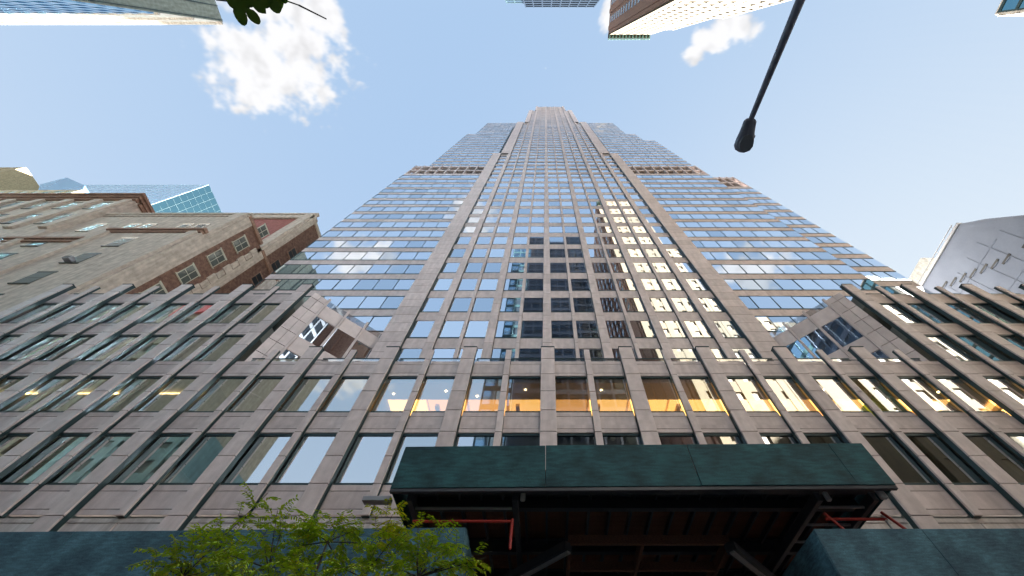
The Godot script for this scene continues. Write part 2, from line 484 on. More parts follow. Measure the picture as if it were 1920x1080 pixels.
# windows between piers, storey by storey
func shaft(b: Node3D, f: Transform3D, wins: Array, k0: int, k1: int, alone_k: int) -> void:
	for k in range(k0, k1):
		var alone := k < alone_k
		var y := sill(k)
		for w in wins:
			var c: float = (w[0] + w[1]) * 0.5
			var wd: float = w[1] - w[0]
			piece(b, "mirror_pane", alone, box(wd, GLASS - 0.14, 0.03), M["mirror%d" % [0, 3, 1, 2][rng.randi() % 4]], f, c, y + 0.07 + GLASS * 0.5, -0.065 if k < 18 else -0.14, 0.009)
			piece(b, "tower_sill", alone, box(wd, 0.12, 0.10), M.fin, f, c, y + 0.03, -0.085)
			piece(b, "tower_spandrel", alone, box(wd, H - GLASS - 0.10, 0.10, 0.012), granite(), f, c, y + GLASS + 0.05 + (H - GLASS - 0.10) * 0.5, -0.075)

func ribbons(b: Node3D, f: Transform3D, x0: float, x1: float, n: int, k0: int, k1: int, alone_k: int) -> void:
	var step := (x1 - x0) / n
	for k in range(k0, k1):
		var alone := k < alone_k
		var y := sill(k)
		for i in n:
			var c := x0 + (i + 0.5) * step
			piece(b, "ribbon_pane", alone, box(step - 0.05, 2.44, 0.03), M["mirror%d" % [0, 3, 1, 0, 2][rng.randi() % 5]], f, c, y + 1.30, -0.01, 0.010)
			piece(b, "ribbon_spandrel", alone, box(step - 0.02, H - 2.68, 0.08, 0.01), granite(), f, c, y + 2.60 + (H - 2.68) * 0.5, -0.01)
			piece(b, "ribbon_mullion", alone, box(0.05, 2.44, 0.08), M.fin, f, c - step * 0.5, y + 1.30, 0.01)
		piece(b, "ribbon_sill", alone, box(x1 - x0, 0.10, 0.10), M.fin, f, (x0 + x1) * 0.5, y + 0.03, 0.01)
		piece(b, "ribbon_head", alone, box(x1 - x0, 0.05, 0.09), M.fin, f, (x0 + x1) * 0.5, y + 2.56, 0.0)

func louvred(b: Node3D, f: Transform3D, x0: float, x1: float, n: int, y0: float) -> void:
	var step := (x1 - x0) / n
	part(b, "louvre_recess", box(x1 - x0, 2 * H, 0.1), M.louvre, f * Transform3D(Basis(), Vector3((x0 + x1) * 0.5, y0 + H, -1.9)))
	for r in 2:
		for j in 6:
			part(b, "louvre_blade", box(x1 - x0 - 0.1, 0.05, 0.5), M.louvre, f * Transform3D(Basis(Vector3.RIGHT, 0.6), Vector3((x0 + x1) * 0.5, y0 + r * H + 1.15 + j * 0.48, -1.3)))
	part(b, "plant_roof", box(x1 - x0 - 0.02, 0.3, 6.0), M.granite1, f * Transform3D(Basis(), Vector3((x0 + x1) * 0.5, y0 + 2 * H + 0.4, -3.2)))
	for i in n + 1:
		part(b, "louvre_pier", box(0.34, 2 * H + 1.2, 0.7, 0.02), M.granite1, f * Transform3D(Basis(), Vector3(x0 + i * step + (0.21 if i == 0 else (-0.21 if i == n else 0.0)), y0 + H + 0.6, -0.30)))
	for r in 3:
		part(b, "louvre_band", box(x1 - x0, 0.9 if r < 2 else 1.2, 0.5, 0.02), M.granite0, f * Transform3D(Basis(), Vector3((x0 + x1) * 0.5, y0 + r * H + (0.45 if r < 2 else 0.6), -0.35)))

func build_tower(b: Node3D) -> void:
	var c := 0.5 * W
	var f := front(Vector3(0, 0, -19.5), Vector3(0, 0, 1))
	# sections of the projecting bay: first storey, last storey, outer and inner edge of the corner pier from the centre
	for s in [[2, 24, 16.25, 14.20, -2], [24, 41, 14.20, 11.60, -2], [41, 54, 11.20, 9.30, -1], [54, 60, 8.05, 7.0, -1]]:
		var k0: int = s[0]
		var k1: int = s[1]
		var y0 := sill(k0) - (0.9 if k0 == 2 else 0.0)
		var y1 := sill(k1) + 0.25
		for e in [-1.0, 1.0]:
			pier(b, f, c + e * (s[2] + s[3]) * 0.5, s[2] - s[3], y0, y1, 0.34, H / 3.0, ["corner_fin", "corner_pier_block"], 60.0)
		var cuts := []
		for i in range(-2, 4):
			if absf(i * W - c) + 0.4 < s[3] + 0.3:
				cuts.append([i * W, 0.76])
				pier(b, f, i * W, 0.74, y0, y1, 0.24, H / 2.0, ["tower_fin", "tower_pier_block"], 46.0)
			if i < 3 and absf((i + 0.5) * W - c) < s[3]:
				cuts.append([(i + 0.5) * W, 0.30])
				pier(b, f, (i + 0.5) * W, 0.30, y0, y1, 0.20, H / 2.0, ["tower_mullion_fin", "tower_mullion_block"], 42.0)
		cuts.sort_custom(func(p, q): return p[0] < q[0])
		var wins := []
		var left: float = c - s[3]
		for q in cuts:
			if q[0] - q[1] * 0.5 - left > 0.3: wins.append([left, q[0] - q[1] * 0.5])
			left = q[0] + q[1] * 0.5
		if c + s[3] - left > 0.3: wins.append([left, c + s[3]])
		shaft(b, f, wins, k0, k1, 18)
		part(b, "tower_core", box(2.0 * s[2] - 0.2, y1 - y0 - 0.3, 20.0), M.core, Transform3D(Basis(), Vector3(c, (y0 + y1) * 0.5 - 0.1, -29.7)))
		part(b, "roof_edge", box(2.0 * s[2] - 0.1, 0.45, 1.2), M.granite1, Transform3D(Basis(), Vector3(c, y1 - 0.1, -20.2)))
	# lower wings with window ribbons, slots beside the bay, two louvred plant storeys on top
	var fw := front(Vector3(0, 0, -21.8), Vector3(0, 0, 1))
	var fo := front(Vector3(0, 0, -22.8), Vector3(0, 0, 1))
	for e in [-1.0, 1.0]:
		var a: float = c + e * 17.7
		var z: float = c + e * 36.3
		ribbons(b, fw, minf(a, z), maxf(a, z), 8, 3, 21, 15)
		louvred(b, fw, minf(a, z), maxf(a, z), 8, sill(21))
		part(b, "wing_core", box(18.5, 74.2, 26.0), M.core, Transform3D(Basis(), Vector3(c + e * 27.0, 54.8, -34.92)))
		# return of the wing beside the slot
		var fr := front(Vector3(a, 0, -23.4), Vector3(-e, 0, 0))
		for k in range(3, 23):
			piece(b, "slot_pane", k < 15, box(2.9, 2.2, 0.03), M.mirror2, fr, 0.0, sill(k) + 1.2, 0.06, 0.01)
			piece(b, "slot_spandrel", k < 15, box(2.9, 1.5, 0.06), M.fin, fr, 0.0, sill(k) + 3.1, 0.05)
		part(b, "slot_back", box(3.2, 84.0, 0.2), M.granite1, Transform3D(Basis(), Vector3(c + e * 16.9, sill(2) + 41.0, -25.0)))
	ribbons(b, fo, c + 36.35, 45.5, 4, 3, 19, 15)
	louvred(b, fo, c + 36.35, 45.5, 4, sill(19))
	part(b, "wing_core", box(6.6, 66.4, 24.0), M.core, Transform3D(Basis(), Vector3(c + 39.7, 51.0, -34.92)))
	# upper wings, stepping in
	for u in [[-31.5, -11.6, 23, 39, 8], [-28.1, -11.6, 39, 48, 7], [16.4, 39.8, 23, 35, 10], [16.4, 35.8, 35, 39, 8], [16.4, 32.2, 39, 48, 7]]:
		ribbons(b, fo, u[0], u[1], u[4], u[2], u[3], 0)
		part(b, "wing_core", box(u[1] - u[0] - 0.1, (u[3] - u[2]) * H + 0.3, 22.0), M.core, Transform3D(Basis(), Vector3((u[0] + u[1]) * 0.5, (sill(u[2]) + sill(u[3])) * 0.5, -33.92)))
		part(b, "roof_edge", box(u[1] - u[0], 0.5, 1.0), M.granite1, Transform3D(Basis(), Vector3((u[0] + u[1]) * 0.5, sill(u[3]) + 0.3, -23.4)))
	# louvred sides beside the narrower bay
	for e in [-1.0, 1.0]:
		for k in range(24, 41):
			for j in 3:
				piece(b, "side_louvre", false, box(1.7, 0.5, 0.3), M.fin if j != 1 else M.galvanised, f, c + e * 15.15, sill(k) + 0.4 + j * 1.2, -1.6)
		part(b, "side_recess", box(2.0, 17 * H, 0.3), M.louvre, f * Transform3D(Basis(), Vector3(c + e * 15.2, (sill(24) + sill(41)) * 0.5, -2.2)))
	# rails on the low roof
	var fr2 := front(Vector3(0, 0, -16.0), Vector3(0, 0, 1))
	for y in [19.3, 19.65]:
		part(b, "roof_rail", box(9 * W, 0.04, 0.04), M.fin, fr2 * Transform3D(Basis(), Vector3(c, y, 0)))

# ---------------------------------------------------------------- other buildings
# piers, bands and panes on one face of a block; y counts up from y0
func grid_face(b: Node3D, f: Transform3D, x0: float, x1: float, y0: float, y1: float, nx: int, ny: int, pw: float, bh: float, proud: float, wall: Material, glass: Material, rows_alone := 999, frame := "") -> void:
	var sx := (x1 - x0) / nx
	var sy := (y1 - y0) / ny
	for i in nx + 1:
		part(b, "pier", box(pw, y1 - y0, proud), wall, f * Transform3D(Basis(), Vector3(clampf(x0 + i * sx, x0 + pw * 0.5, x1 - pw * 0.5), (y0 + y1) * 0.5, proud * 0.5)))
	for j in ny + 1:
		part(b, "band", box(x1 - x0, bh, proud - 0.06), wall, f * Transform3D(Basis(), Vector3((x0 + x1) * 0.5, clampf(y0 + j * sy, y0 + bh * 0.5, y1 - bh * 0.5), (proud - 0.06) * 0.5)))
	for j in ny:
		for i in nx:
			var alone := ny - j <= rows_alone
			piece(b, "pane", alone, box(sx - pw + 0.02, sy - bh + 0.02, 0.03), glass, f, x0 + (i + 0.5) * sx, y0 + (j + 0.5) * sy, 0.03, 0.006)
func block_of(called: String, label: String, x0: float, x1: float, y1: float, d0: float, d1: float, wall: Material, group := "") -> Node3D:
	var b := thing(called, label, "building", Vector3((x0 + x1) * 0.5, 0, -(d0 + d1) * 0.5), group)
	part(b, "wall", box(x1 - x0, y1, absf(d1 - d0)), wall, Transform3D(Basis(), Vector3((x0 + x1) * 0.5, y1 * 0.5, -(d0 + d1) * 0.5)))
	return b
func window(b: Node3D, f: Transform3D, u: float, y: float, w: float, h: float, glass: Material, frame: Material, sashes := 1) -> void:
	var p := part(b, "window", box(w, h, 0.10), frame, f * Transform3D(Basis(), Vector3(u, y, -0.015)))
	var sw := (w - 0.10) / sashes
	for i in sashes:
		for r in 2:
			part(p, "pane", box(sw - 0.09, h * 0.5 - 0.10, 0.04), glass, f * Transform3D(Basis(), Vector3(u - w * 0.5 + 0.05 + (i + 0.5) * sw, y + (r - 0.5) * (h * 0.5 - 0.02), 0.022)))
	part(b, "window_sill", box(w + 0.2, 0.12, 0.16, 0.02), frame, f * Transform3D(Basis(), Vector3(u, y - h * 0.5 - 0.06, 0.05)))
	part(b, "lintel", box(w + 0.2, 0.20, 0.10, 0.02), frame, f * Transform3D(Basis(), Vector3(u, y + h * 0.5 + 0.10, 0.0)))
func coping(b: Node3D, f: Transform3D, x0: float, x1: float, y: float, out: float, m: Material, courses := 2) -> void:
	for i in courses:
		part(b, "cornice_course", box(x1 - x0 + out * (i + 1) / courses * 2.0, 0.42, out * (i + 1) / courses + 0.3, 0.03), m, f * Transform3D(Basis(), Vector3((x0 + x1) * 0.5, y + 0.21 + 0.42 * i, out * (i + 1) / courses * 0.5 - 0.15)))

func build_limestone_block() -> void:
	var b := thing("limestone_apartment_house", "old limestone apartment house with setbacks and a brown brick side wall beside the tower", "building", Vector3(-58, 0, -30))
	var e := -39.2
	# tiers: west end, east end, front distance, top
	for t in [[-95.0, e, 16.0, 40.9], [-95.0, e, 16.75, 48.4], [-80.0, e, 21.6, 62.0]]:
		part(b, "wall", box(t[1] - t[0] - 0.3, t[3], 40.0 - t[2]), M.limestone if t[2] < 20.0 else M.red_brick, Transform3D(Basis(), Vector3((t[0] + t[1]) * 0.5 - 0.15, t[3] * 0.5, -(t[2] + 40.0) * 0.5)))
	var f1 := front(Vector3(0, 0, -16.0), Vector3(0, 0, 1))
	var f2 := front(Vector3(0, 0, -16.75), Vector3(0, 0, 1))
	var f3 := front(Vector3(0, 0, -21.6), Vector3(0, 0, 1))
	var fs := front(Vector3(e, 0, 0), Vector3(1, 0, 0))   # u runs away from the camera: u = d
	# side wall: brick with stone returns
	for t in [[16.02, 17.5, 41.0, "limestone", 0.16], [16.77, 18.0, 48.5, "limestone", 0.10], [16.8, 21.66, 48.3, "brick", 0.0], [21.7, 40.0, 61.8, "brick", 0.0], [21.62, 22.6, 62.1, "limestone", 0.14]]:
		part(b, "side_facing", box(t[1] - t[0], t[2], 0.3 + t[4]), M[t[3]], fs * Transform3D(Basis(), Vector3((t[0] + t[1]) * 0.5, t[2] * 0.5, -0.15 + t[4] * 0.5)))
	for y in range(0, 20):
		part(b, "quoin", box(0.95 if y % 2 else 0.65, 1.16, 0.22, 0.05), M.limestone, fs * Transform3D(Basis(), Vector3(21.25, 24.0 + y * 1.2, 0.06)))
	part(b, "string_course", box(4.0, 0.5, 0.3, 0.04), M.terracotta, fs * Transform3D(Basis(), Vector3(18.8, 48.6, 0.05)))
	part(b, "string_course", box(18.0, 0.6, 0.34, 0.04), M.limestone, fs * Transform3D(Basis(), Vector3(30.6, 61.4, 0.05)))
	part(b, "string_course", box(18.0, 0.5, 0.34, 0.04), M.terracotta, fs * Transform3D(Basis(), Vector3(30.6, 48.2, 0.05)))
	for r in 7:
		window(b, fs, 19.4, 25.2 + r * 4.08 - 0.15, 1.5, 2.1, M.window_grey, M.window_frame, 2)
		window(b, fs, 24.6, 25.2 + r * 4.08 + 4.0, 1.3, 1.8, M.window_dark, M.terracotta, 1)
		window(b, fs, 28.8, 25.2 + r * 4.08 + 4.0, 1.3, 1.8, M.window_dark, M.terracotta, 1)
	# front windows
	for r in 5:
		for x in [-45.5, -53.9, -59.5, -65.0, -71.0, -77.0]:
			window(b, f1, x, 22.6 + r * 3.9, 1.6, 2.0, M.window_dark, M.window_grey, 1)
	for x in [-42.6, -44.6, -49.2, -51.1, -55.4]:
		window(b, f2, x, 44.3, 1.3, 2.2, M.window_dark, M.window_grey, 1)
	var ac := part(b, "air_conditioner", box(0.7, 0.45, 0.5, 0.03), M.galvanised, f1 * Transform3D(Basis(), Vector3(-45.7, 33.6, 0.3)))
	part(ac, "grille", box(0.6, 0.35, 0.03), M.louvre, f1 * Transform3D(Basis(), Vector3(-45.7, 33.6, 0.565)))
	# pilasters and ledges
	for x in [-39.75, -49.6, -56.5, -62.3, -68.0]:
		part(b, "pilaster", box(0.8, 40.9, 0.34, 0.03), M.limestone, f1 * Transform3D(Basis(), Vector3(x, 20.45, 0.12)))
	coping(b, f1, -49.8, e, 40.9, 0.3, M.terracotta)
	coping(b, f1, -58.0, -50.3, 38.2, 0.35, M.terracotta)
	coping(b, f1, -66.0, -58.4, 35.9, 0.5, M.terracotta, 3)
	coping(b, f1, -74.0, -62.4, 32.6, 0.5, M.terracotta, 3)
	coping(b, f2, -58.0, e, 48.3, 0.25, M.limestone)
	coping(b, f3, -70.0, e, 62.0, 0.3, M.limestone)
	part(b, "corner_pier", box(1.5, 21.0, 0.5, 0.04), M.limestone, f3 * Transform3D(Basis(), Vector3(e - 0.75, 51.5, 0.2)))
	part(b, "corner_pier", box(1.5, 8.0, 0.5, 0.04), M.limestone, f2 * Transform3D(Basis(), Vector3(e - 0.75, 44.6, 0.2)))
	part(b, "parapet_band", box(20.0, 1.3, 0.4, 0.04), M.limestone, f3 * Transform3D(Basis(), Vector3(e - 10.0, 61.2, 0.12)))
	# pavilion with terracotta cornice
	part(b, "pavilion_wall", box(36.0, 55.0, 12.0), M.limestone, Transform3D(Basis(), Vector3(-76.5, 27.5, -22.25)))
	var fp := front(Vector3(0, 0, -16.25), Vector3(0, 0, 1))
	for i in 6:
		part(b, "pavilion_pier", box(1.1, 10.5, 0.45, 0.04), M.limestone, fp * Transform3D(Basis(), Vector3(-59.2 - i * 4.1, 48.0, 0.1)))
		window(b, fp, -61.2 - i * 4.1, 46.0, 1.7, 3.2, M.window_dark, M.window_grey, 1)
		window(b, fp, -61.2 - i * 4.1, 51.2, 1.7, 2.6, M.window_dark, M.window_grey, 1)
	coping(b, fp, -94.5, -58.6, 53.4, 0.8, M.terracotta, 3)
	var fps := front(Vector3(-58.45, 0, -22), Vector3(1, 0, 0))
	coping(b, fps, -5.0, 5.0, 53.4, 0.6, M.terracotta, 3)

func build_neighbours() -> void:
	build_limestone_block()
	# blue glass tower behind the limestone house
	var k := px(392, 347, 62)
	var b := block_of("glass_office_tower", "blue glass tower with pale horizontal bands behind the limestone house", k.x - 90, k.x, k.y, 62, 98, M.blue_glass)
	var f := front(Vector3(k.x - 45, 0, -62), Vector3(0, 0, 1))
	grid_face(b, f, -45, 45, k.y - 70, k.y - 0.1, 18, 12, 0.10, 2.6, 0.16, M.blue_band, M.mirror1, 8)
	f = front(Vector3(k.x, 0, -80), Vector3(1, 0, 0))
	grid_face(b, f, -18, 18, k.y - 70, k.y - 0.1, 9, 16, 0.07, 0.08, 0.10, M.fin, M.teal_glass, 16)
	# lit glass tower with slanted crown
	k = px(155, 356, 40)
	b = thing("slanted_glass_tower", "glass tower with a slanted blue crown and yellow panes behind the limestone house", "building", Vector3(k.x - 25, 0, -48))
	part(b, "wall", box(60, k.y, 16), M.tan, Transform3D(Basis(), Vector3(k.x - 30, k.y * 0.5, -48.2)))
	f = front(Vector3(k.x - 30, 0, -40.2), Vector3(0, 0, 1))
	grid_face(b, f, -30, 30, k.y - 40, k.y - 0.2, 14, 9, 0.5, 1.1, 0.2, M.cream, M.yellow_glass, 9)
	var crown := [px(70, 362, 40.1), px(155, 356, 40.1), px(159, 348, 42), px(125, 333, 43), px(75, 346, 42)]
	var mid := Vector3.ZERO
	for p in crown: mid += p / 5.0
	mid.z -= 6.0
	var st := begin()
	for e in 5:
		var p: Vector3 = crown[e]
		var n: Vector3 = crown[(e + 1) % 5]
		poly(st, [p - mid, n - mid, n - mid + Vector3(0, 0, -12), p - mid + Vector3(0, 0, -12)])
		if e > 0 and e < 4:
			poly(st, [crown[0] - mid, p - mid, n - mid])
			poly(st, [crown[0] - mid + Vector3(0, 0, -12), p - mid + Vector3(0, 0, -12), n - mid + Vector3(0, 0, -12)])
	part(b, "crown", st.commit(), M.crown_glass, Transform3D(Basis(), mid))
	# tan striped tower
	k = px(50, 315, 50)
	b = block_of("tan_striped_tower", "tan masonry tower with vertical stripes above the slanted glass tower", k.x - 50, k.x, k.y, 50, 64, M.tan)
	f = front(Vector3(k.x - 25, 0, -50), Vector3(0, 0, 1))
	grid_face(b, f, -25, 25, k.y - 60, k.y - 0.3, 9, 8, 3.0, 0.4, 0.4, M.tan, M.window_grey, 8)
	# grey blank wall on the other side of the tower
	var x := 55.0
	b = thing("grey_concrete_building", "grey blank-walled building with stepped slot windows beside the tower", "building", Vector3(x + 12, 0, -24))
	var prof := [[10.0, 0.0], [10.0, 35.5], [12.5, 39.8], [14.5, 42.6], [16.2, 46.0], [17.8, 48.5], [36.0, 48.5], [36.0, 0.0]]
	st = begin()
	var side_a := []
	var side_b := []
	for p in prof:
		side_a.append(Vector3(0, p[1] - 20, -(p[0] - 24)))
		side_b.append(Vector3(24, p[1] - 20, -(p[0] - 24)))
	for i in range(1, prof.size() - 1):
		poly(st, [side_a[0] - Vector3(12, 0, 0), side_a[i] - Vector3(12, 0, 0), side_a[i + 1] - Vector3(12, 0, 0)])
		poly(st, [side_b[0] - Vector3(12, 0, 0), side_b[i] - Vector3(12, 0, 0), side_b[i + 1] - Vector3(12, 0, 0)])
	for i in prof.size():
		var j := (i + 1) % prof.size()
		poly(st, [side_a[i] - Vector3(12, 0, 0), side_a[j] - Vector3(12, 0, 0), side_b[j] - Vector3(12, 0, 0), side_b[i] - Vector3(12, 0, 0)])
	part(b, "wall", st.commit(), M.concrete, Transform3D(Basis(), Vector3(x + 12, 20, -24)))
	var fx := front(Vector3(x, 0, 0), Vector3(-1, 0, 0))    # u runs away from the camera: u = z
	for i in 8:
		var d := lerpf(25.9, 18.6, i / 7.0) if i < 7 else 17.2
		var y := lerpf(46.0, 40.9, i / 7.0)
		part(b, "slot_window", box(1.35, 0.24, 0.12), M.window_dark, fx * Transform3D(Basis(), Vector3(-d, y, 0.02)))
		part(b, "slot_sill", box(0.8, 0.06, 0.16), M.concrete, fx * Transform3D(Basis(), Vector3(-d, y - 0.16, 0.03)))
	for i in 9:
		part(b, "wall_joint_rib", box(0.10, 44.0 + 3.0 * minf(i, 1), 0.05), M.concrete, fx * Transform3D(Basis(), Vector3(-17.0 - i * 2.2, 22.0, 0.02)))
	for i in 5:
		part(b, "wall_joint_band", box(18.0, 0.08, 0.05), M.concrete, fx * Transform3D(Basis(), Vector3(-27.0, 27.0 + i * 4.2, 0.02)))
	part(b, "parapet_coping", box(18.4, 0.35, 0.8, 0.04), M.galvanised, fx * Transform3D(Basis(), Vector3(-27.0, 48.7, -0.2)))
	part(b, "roof_rail", box(16.0, 0.08, 0.08), M.galvanised, fx * Transform3D(Basis(), Vector3(-26.5, 49.9, -0.6)))
	for i in 9:
		part(b, "rail_post", box(0.07, 1.1, 0.07), M.galvanised, fx * Transform3D(Basis(), Vector3(-18.8 - i * 1.9, 49.4, -0.6)))
	# white flats far behind
	k = px(1726, 484, 44)
	b = block_of("white_flats", "small white block with balconies glimpsed behind the grey wall", k.x, k.x + 26, k.y, 44, 66, M.pale)
	f = front(Vector3(k.x + 13, 0, -44), Vector3(0, 0, 1))
	grid_face(b, f, -13, 13, k.y - 24, k.y - 0.6, 9, 7, 1.1, 1.3, 0.35, M.pale, M.window_grey, 7)

# the other side of the street, behind the camera: seen past the zenith and mirrored in the glass
func build_opposite() -> void:
	var g := "buildings on the far side of the street"
	var back := Vector3(0, 0, -1)
	# buff tower
	var b := thing("buff_brick_tower", "sunlit buff brick tower with ribbed piers and a bracketed cornice across the street", "building", Vector3(31, 0, 30), g)
	for t in [[21.8, 36.0, 157.0], [35.9, 38.6, 138.0], [38.5, 41.2, 108.0], [41.1, 46.0, 76.0]]:
		part(b, "wall", box(t[1] - t[0], t[2], 36.0), M.buff, Transform3D(Basis(), Vector3((t[0] + t[1]) * 0.5, t[2] * 0.5, 28.2)))
	var f := front(Vector3(29.0, 0, 10.2), back)
	grid_face(b, f, -7.0, 7.2, 20, 156.6, 6, 38, 1.25, 2.1, 0.3, M.buff, M.blinds, 30)
	f = front(Vector3(37.2, 0, 10.2), back)
	grid_face(b, f, -1.3, 1.3, 20, 137.6, 1, 33, 0.7, 1.8, 0.35, M.buff, M.blinds, 24)
	f = front(Vector3(39.9, 0, 10.2), back)
	grid_face(b, f, -1.3, 1.3, 20, 107.6, 1, 25, 0.7, 1.8, 0.35, M.buff, M.blinds, 20)
	f = front(Vector3(21.8, 0, 28.2), Vector3(-1, 0, 0))
	part(b, "side_brick", box(35.9, 156.8, 0.3), M.brick, f * Transform3D(Basis(), Vector3(0, 78.4, 0.1)))
	for i in 8:
		part(b, "side_pier", box(1.2, 156.0, 0.5), M.brick, f * Transform3D(Basis(), Vector3(-16.5 + i * 4.7, 78.0, 0.3)))
	for j in 20:
		for i in 7:
			part(b, "side_pane", box(1.7, 2.0, 0.06), M.window_grey, f * Transform3D(Basis(), Vector3(-14.2 + i * 4.7, 155.0 - 2.0 - j * 3.9, 0.26)))
	f = front(Vector3(28.9, 0, 10.2), back)
	part(b, "cornice", box(14.6, 0.8, 1.5, 0.05), M.buff, f * Transform3D(Basis(), Vector3(0, 157.4, 0.5)))
	part(b, "cornice_lip", box(14.6, 0.5, 0.3, 0.05), M.copper, f * Transform3D(Basis(), Vector3(0, 157.9, 1.5)))
	for i in 13:
		part(b, "bracket", box(0.34, 0.7, 1.3, 0.04), M.copper, f * Transform3D(Basis(), Vector3(-6.9 + i * 1.15, 156.5, 0.95)))
	# pale tower with green-grey side
	b = block_of("pale_stone_tower", "pale sunlit tower with a sage green ribbed side across the street", -150, -83.0, 118.5, -10.2, -46, M.pale, g)
	f = front(Vector3(-116.5, 0, 10.2), back)
	grid_face(b, f, -33.4, 33.4, 20, 99.0, 20, 22, 1.0, 1.5, 0.3, M.blue_glass, M.mirror1, 12)
	for i in 3:
		part(b, "cornice_course", box(67.2, 0.5, 0.5 + 0.2 * i, 0.03), M.pale, f * Transform3D(Basis(), Vector3(0, 100.0 + i * 9.0, 0.15)))
	f = front(Vector3(-83.0, 0, 28), Vector3(1, 0, 0))
	part(b, "side_panel_wall", box(35.5, 118.0, 0.3), M.sage, f * Transform3D(Basis(), Vector3(0, 59.2, 0.1)))
	for i in 13:
		part(b, "side_rib", box(0.14, 118.0, 0.25), M.fin, f * Transform3D(Basis(), Vector3(-17.4 + i * 2.9, 59.2, 0.3)))
	# grey towers straight behind
	b = block_of("grey_curtain_wall_tower", "grey flat-topped tower across the street, coloured dark in place of shade", -5.5, 12.8, 124.5, -14.0, -40, M.slate, g)  # dark colour stands for shade, so the shaft mirrors a dark tower
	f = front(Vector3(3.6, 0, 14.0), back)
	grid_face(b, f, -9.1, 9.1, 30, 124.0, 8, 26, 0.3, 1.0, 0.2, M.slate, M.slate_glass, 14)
	b = block_of("blue_glass_tower", "narrow blue glass tower beside the darkened grey one across the street", -10.2, -5.6, 121.0, -14.4, -40, M.blue_glass, g)
	f = front(Vector3(-7.9, 0, 14.4), back)
	grid_face(b, f, -2.2, 2.2, 30, 120.6, 2, 24, 0.2, 1.0, 0.15, M.fin, M.blue_glass, 24)
	b = block_of("pale_bounce_block", "unseen low stone block across the street, added pale to bounce sunlight", -26.0, 21.5, 22.0, -10.2, -13.8, M.pale, g)  # out of view; kept low and pale to bounce sunlight onto the podium
	f = front(Vector3(-2.25, 0, 10.2), back)
	grid_face(b, f, -23.6, 23.6, 6, 21.6, 14, 4, 1.6, 2.2, 0.35, M.pale, M.window_grey, 4)
	# teal glass tower
	b = block_of("teal_glass_tower", "teal glass tower with a pale street front across the street", 99.5, 150, 103.5, -10.2, -50, M.pale, g)
	f = front(Vector3(99.5, 0, 30), Vector3(-1, 0, 0))
	grid_face(b, f, -19.5, 19.5, 20, 103.0, 10, 22, 0.3, 0.6, 0.25, M.fin, M.teal_glass, 20)
	f = front(Vector3(124.8, 0, 10.2), back)
	grid_face(b, f, -25, 25, 20, 103.0, 14, 22, 1.2, 1.5, 0.3, M.pale, M.window_grey, 12)
	# lower ones, seen only as reflections
	for t in [["cream_stone_block", "cream sunlit block with a red roof sign across the street", -80.0, -60.0, 78.0, "cream", 8, 20], ["green_glass_block", "dull green glass block across the street", -59.0, -44.0, 34.0, "teal_wall", 6, 9], ["low_stone_block", "low pale stone block across the street", -43.0, -28.0, 24.0, "limestone", 6, 6], ["golden_stone_block", "golden sunlit block with close piers across the street", 46.5, 70.9, 76.5, "buff", 10, 19], ["dark_brick_block", "low dark brick block beside the golden one across the street", 71.0, 98.0, 36.0, "dark_brick", 10, 9]]:
		b = block_of(t[0], t[1], t[2], t[3], t[4], -10.2, -40, M[t[5]], g)
		f = front(Vector3((t[2] + t[3]) * 0.5, 0, 10.2), back)
		var hw: float = (t[3] - t[2]) * 0.5 - 0.1
		grid_face(b, f, -hw, hw, 4, t[4] - 0.4, t[6], t[7], 0.9, 1.6, 0.35, M[t[5]], M.blinds if t[5] in ["buff", "cream"] else M.window_grey, 10)
		if t[0] == "cream_stone_block":
			part(b, "roof_sign", box(9.0, 5.0, 0.4), M.red_paint, f * Transform3D(Basis(), Vector3(-3, 62.0, 0.8)))

# ---------------------------------------------------------------- sidewalk shed
func ply_wall(b: Node3D, called: String, a: Vector3, z: Vector3, y0: float, y1: float, m: Material, widths := 2.44) -> void:
	# a row of plywood sheets from a to z with tight joints, on a top rail and a bottom rail
	var dir := (z - a)
	dir.y = 0
	var n := Vector3(-dir.z, 0, dir.x).normalized()
	var f := front(Vector3(a.x, 0, a.z), -n if (-n).z > 0 else n)
	var s := signf(f.basis.x.dot(dir))
	var len_ := dir.length()
	var u := 0.0
	while u < len_ - 0.05:
		var e := minf(u + widths, len_)
		part(b, called, box(e - u - 0.014, y1 - y0, 0.03, 0.004), m, f * Transform3D(Basis.from_euler(Vector3(rng.randf_range(-0.012, 0.012), rng.randf_range(-0.004, 0.004), rng.randf_range(-0.002, 0.002))), Vector3(s * (u + e) * 0.5, (y0 + y1) * 0.5, rng.randf_range(-0.006, 0.006))))
		u = e
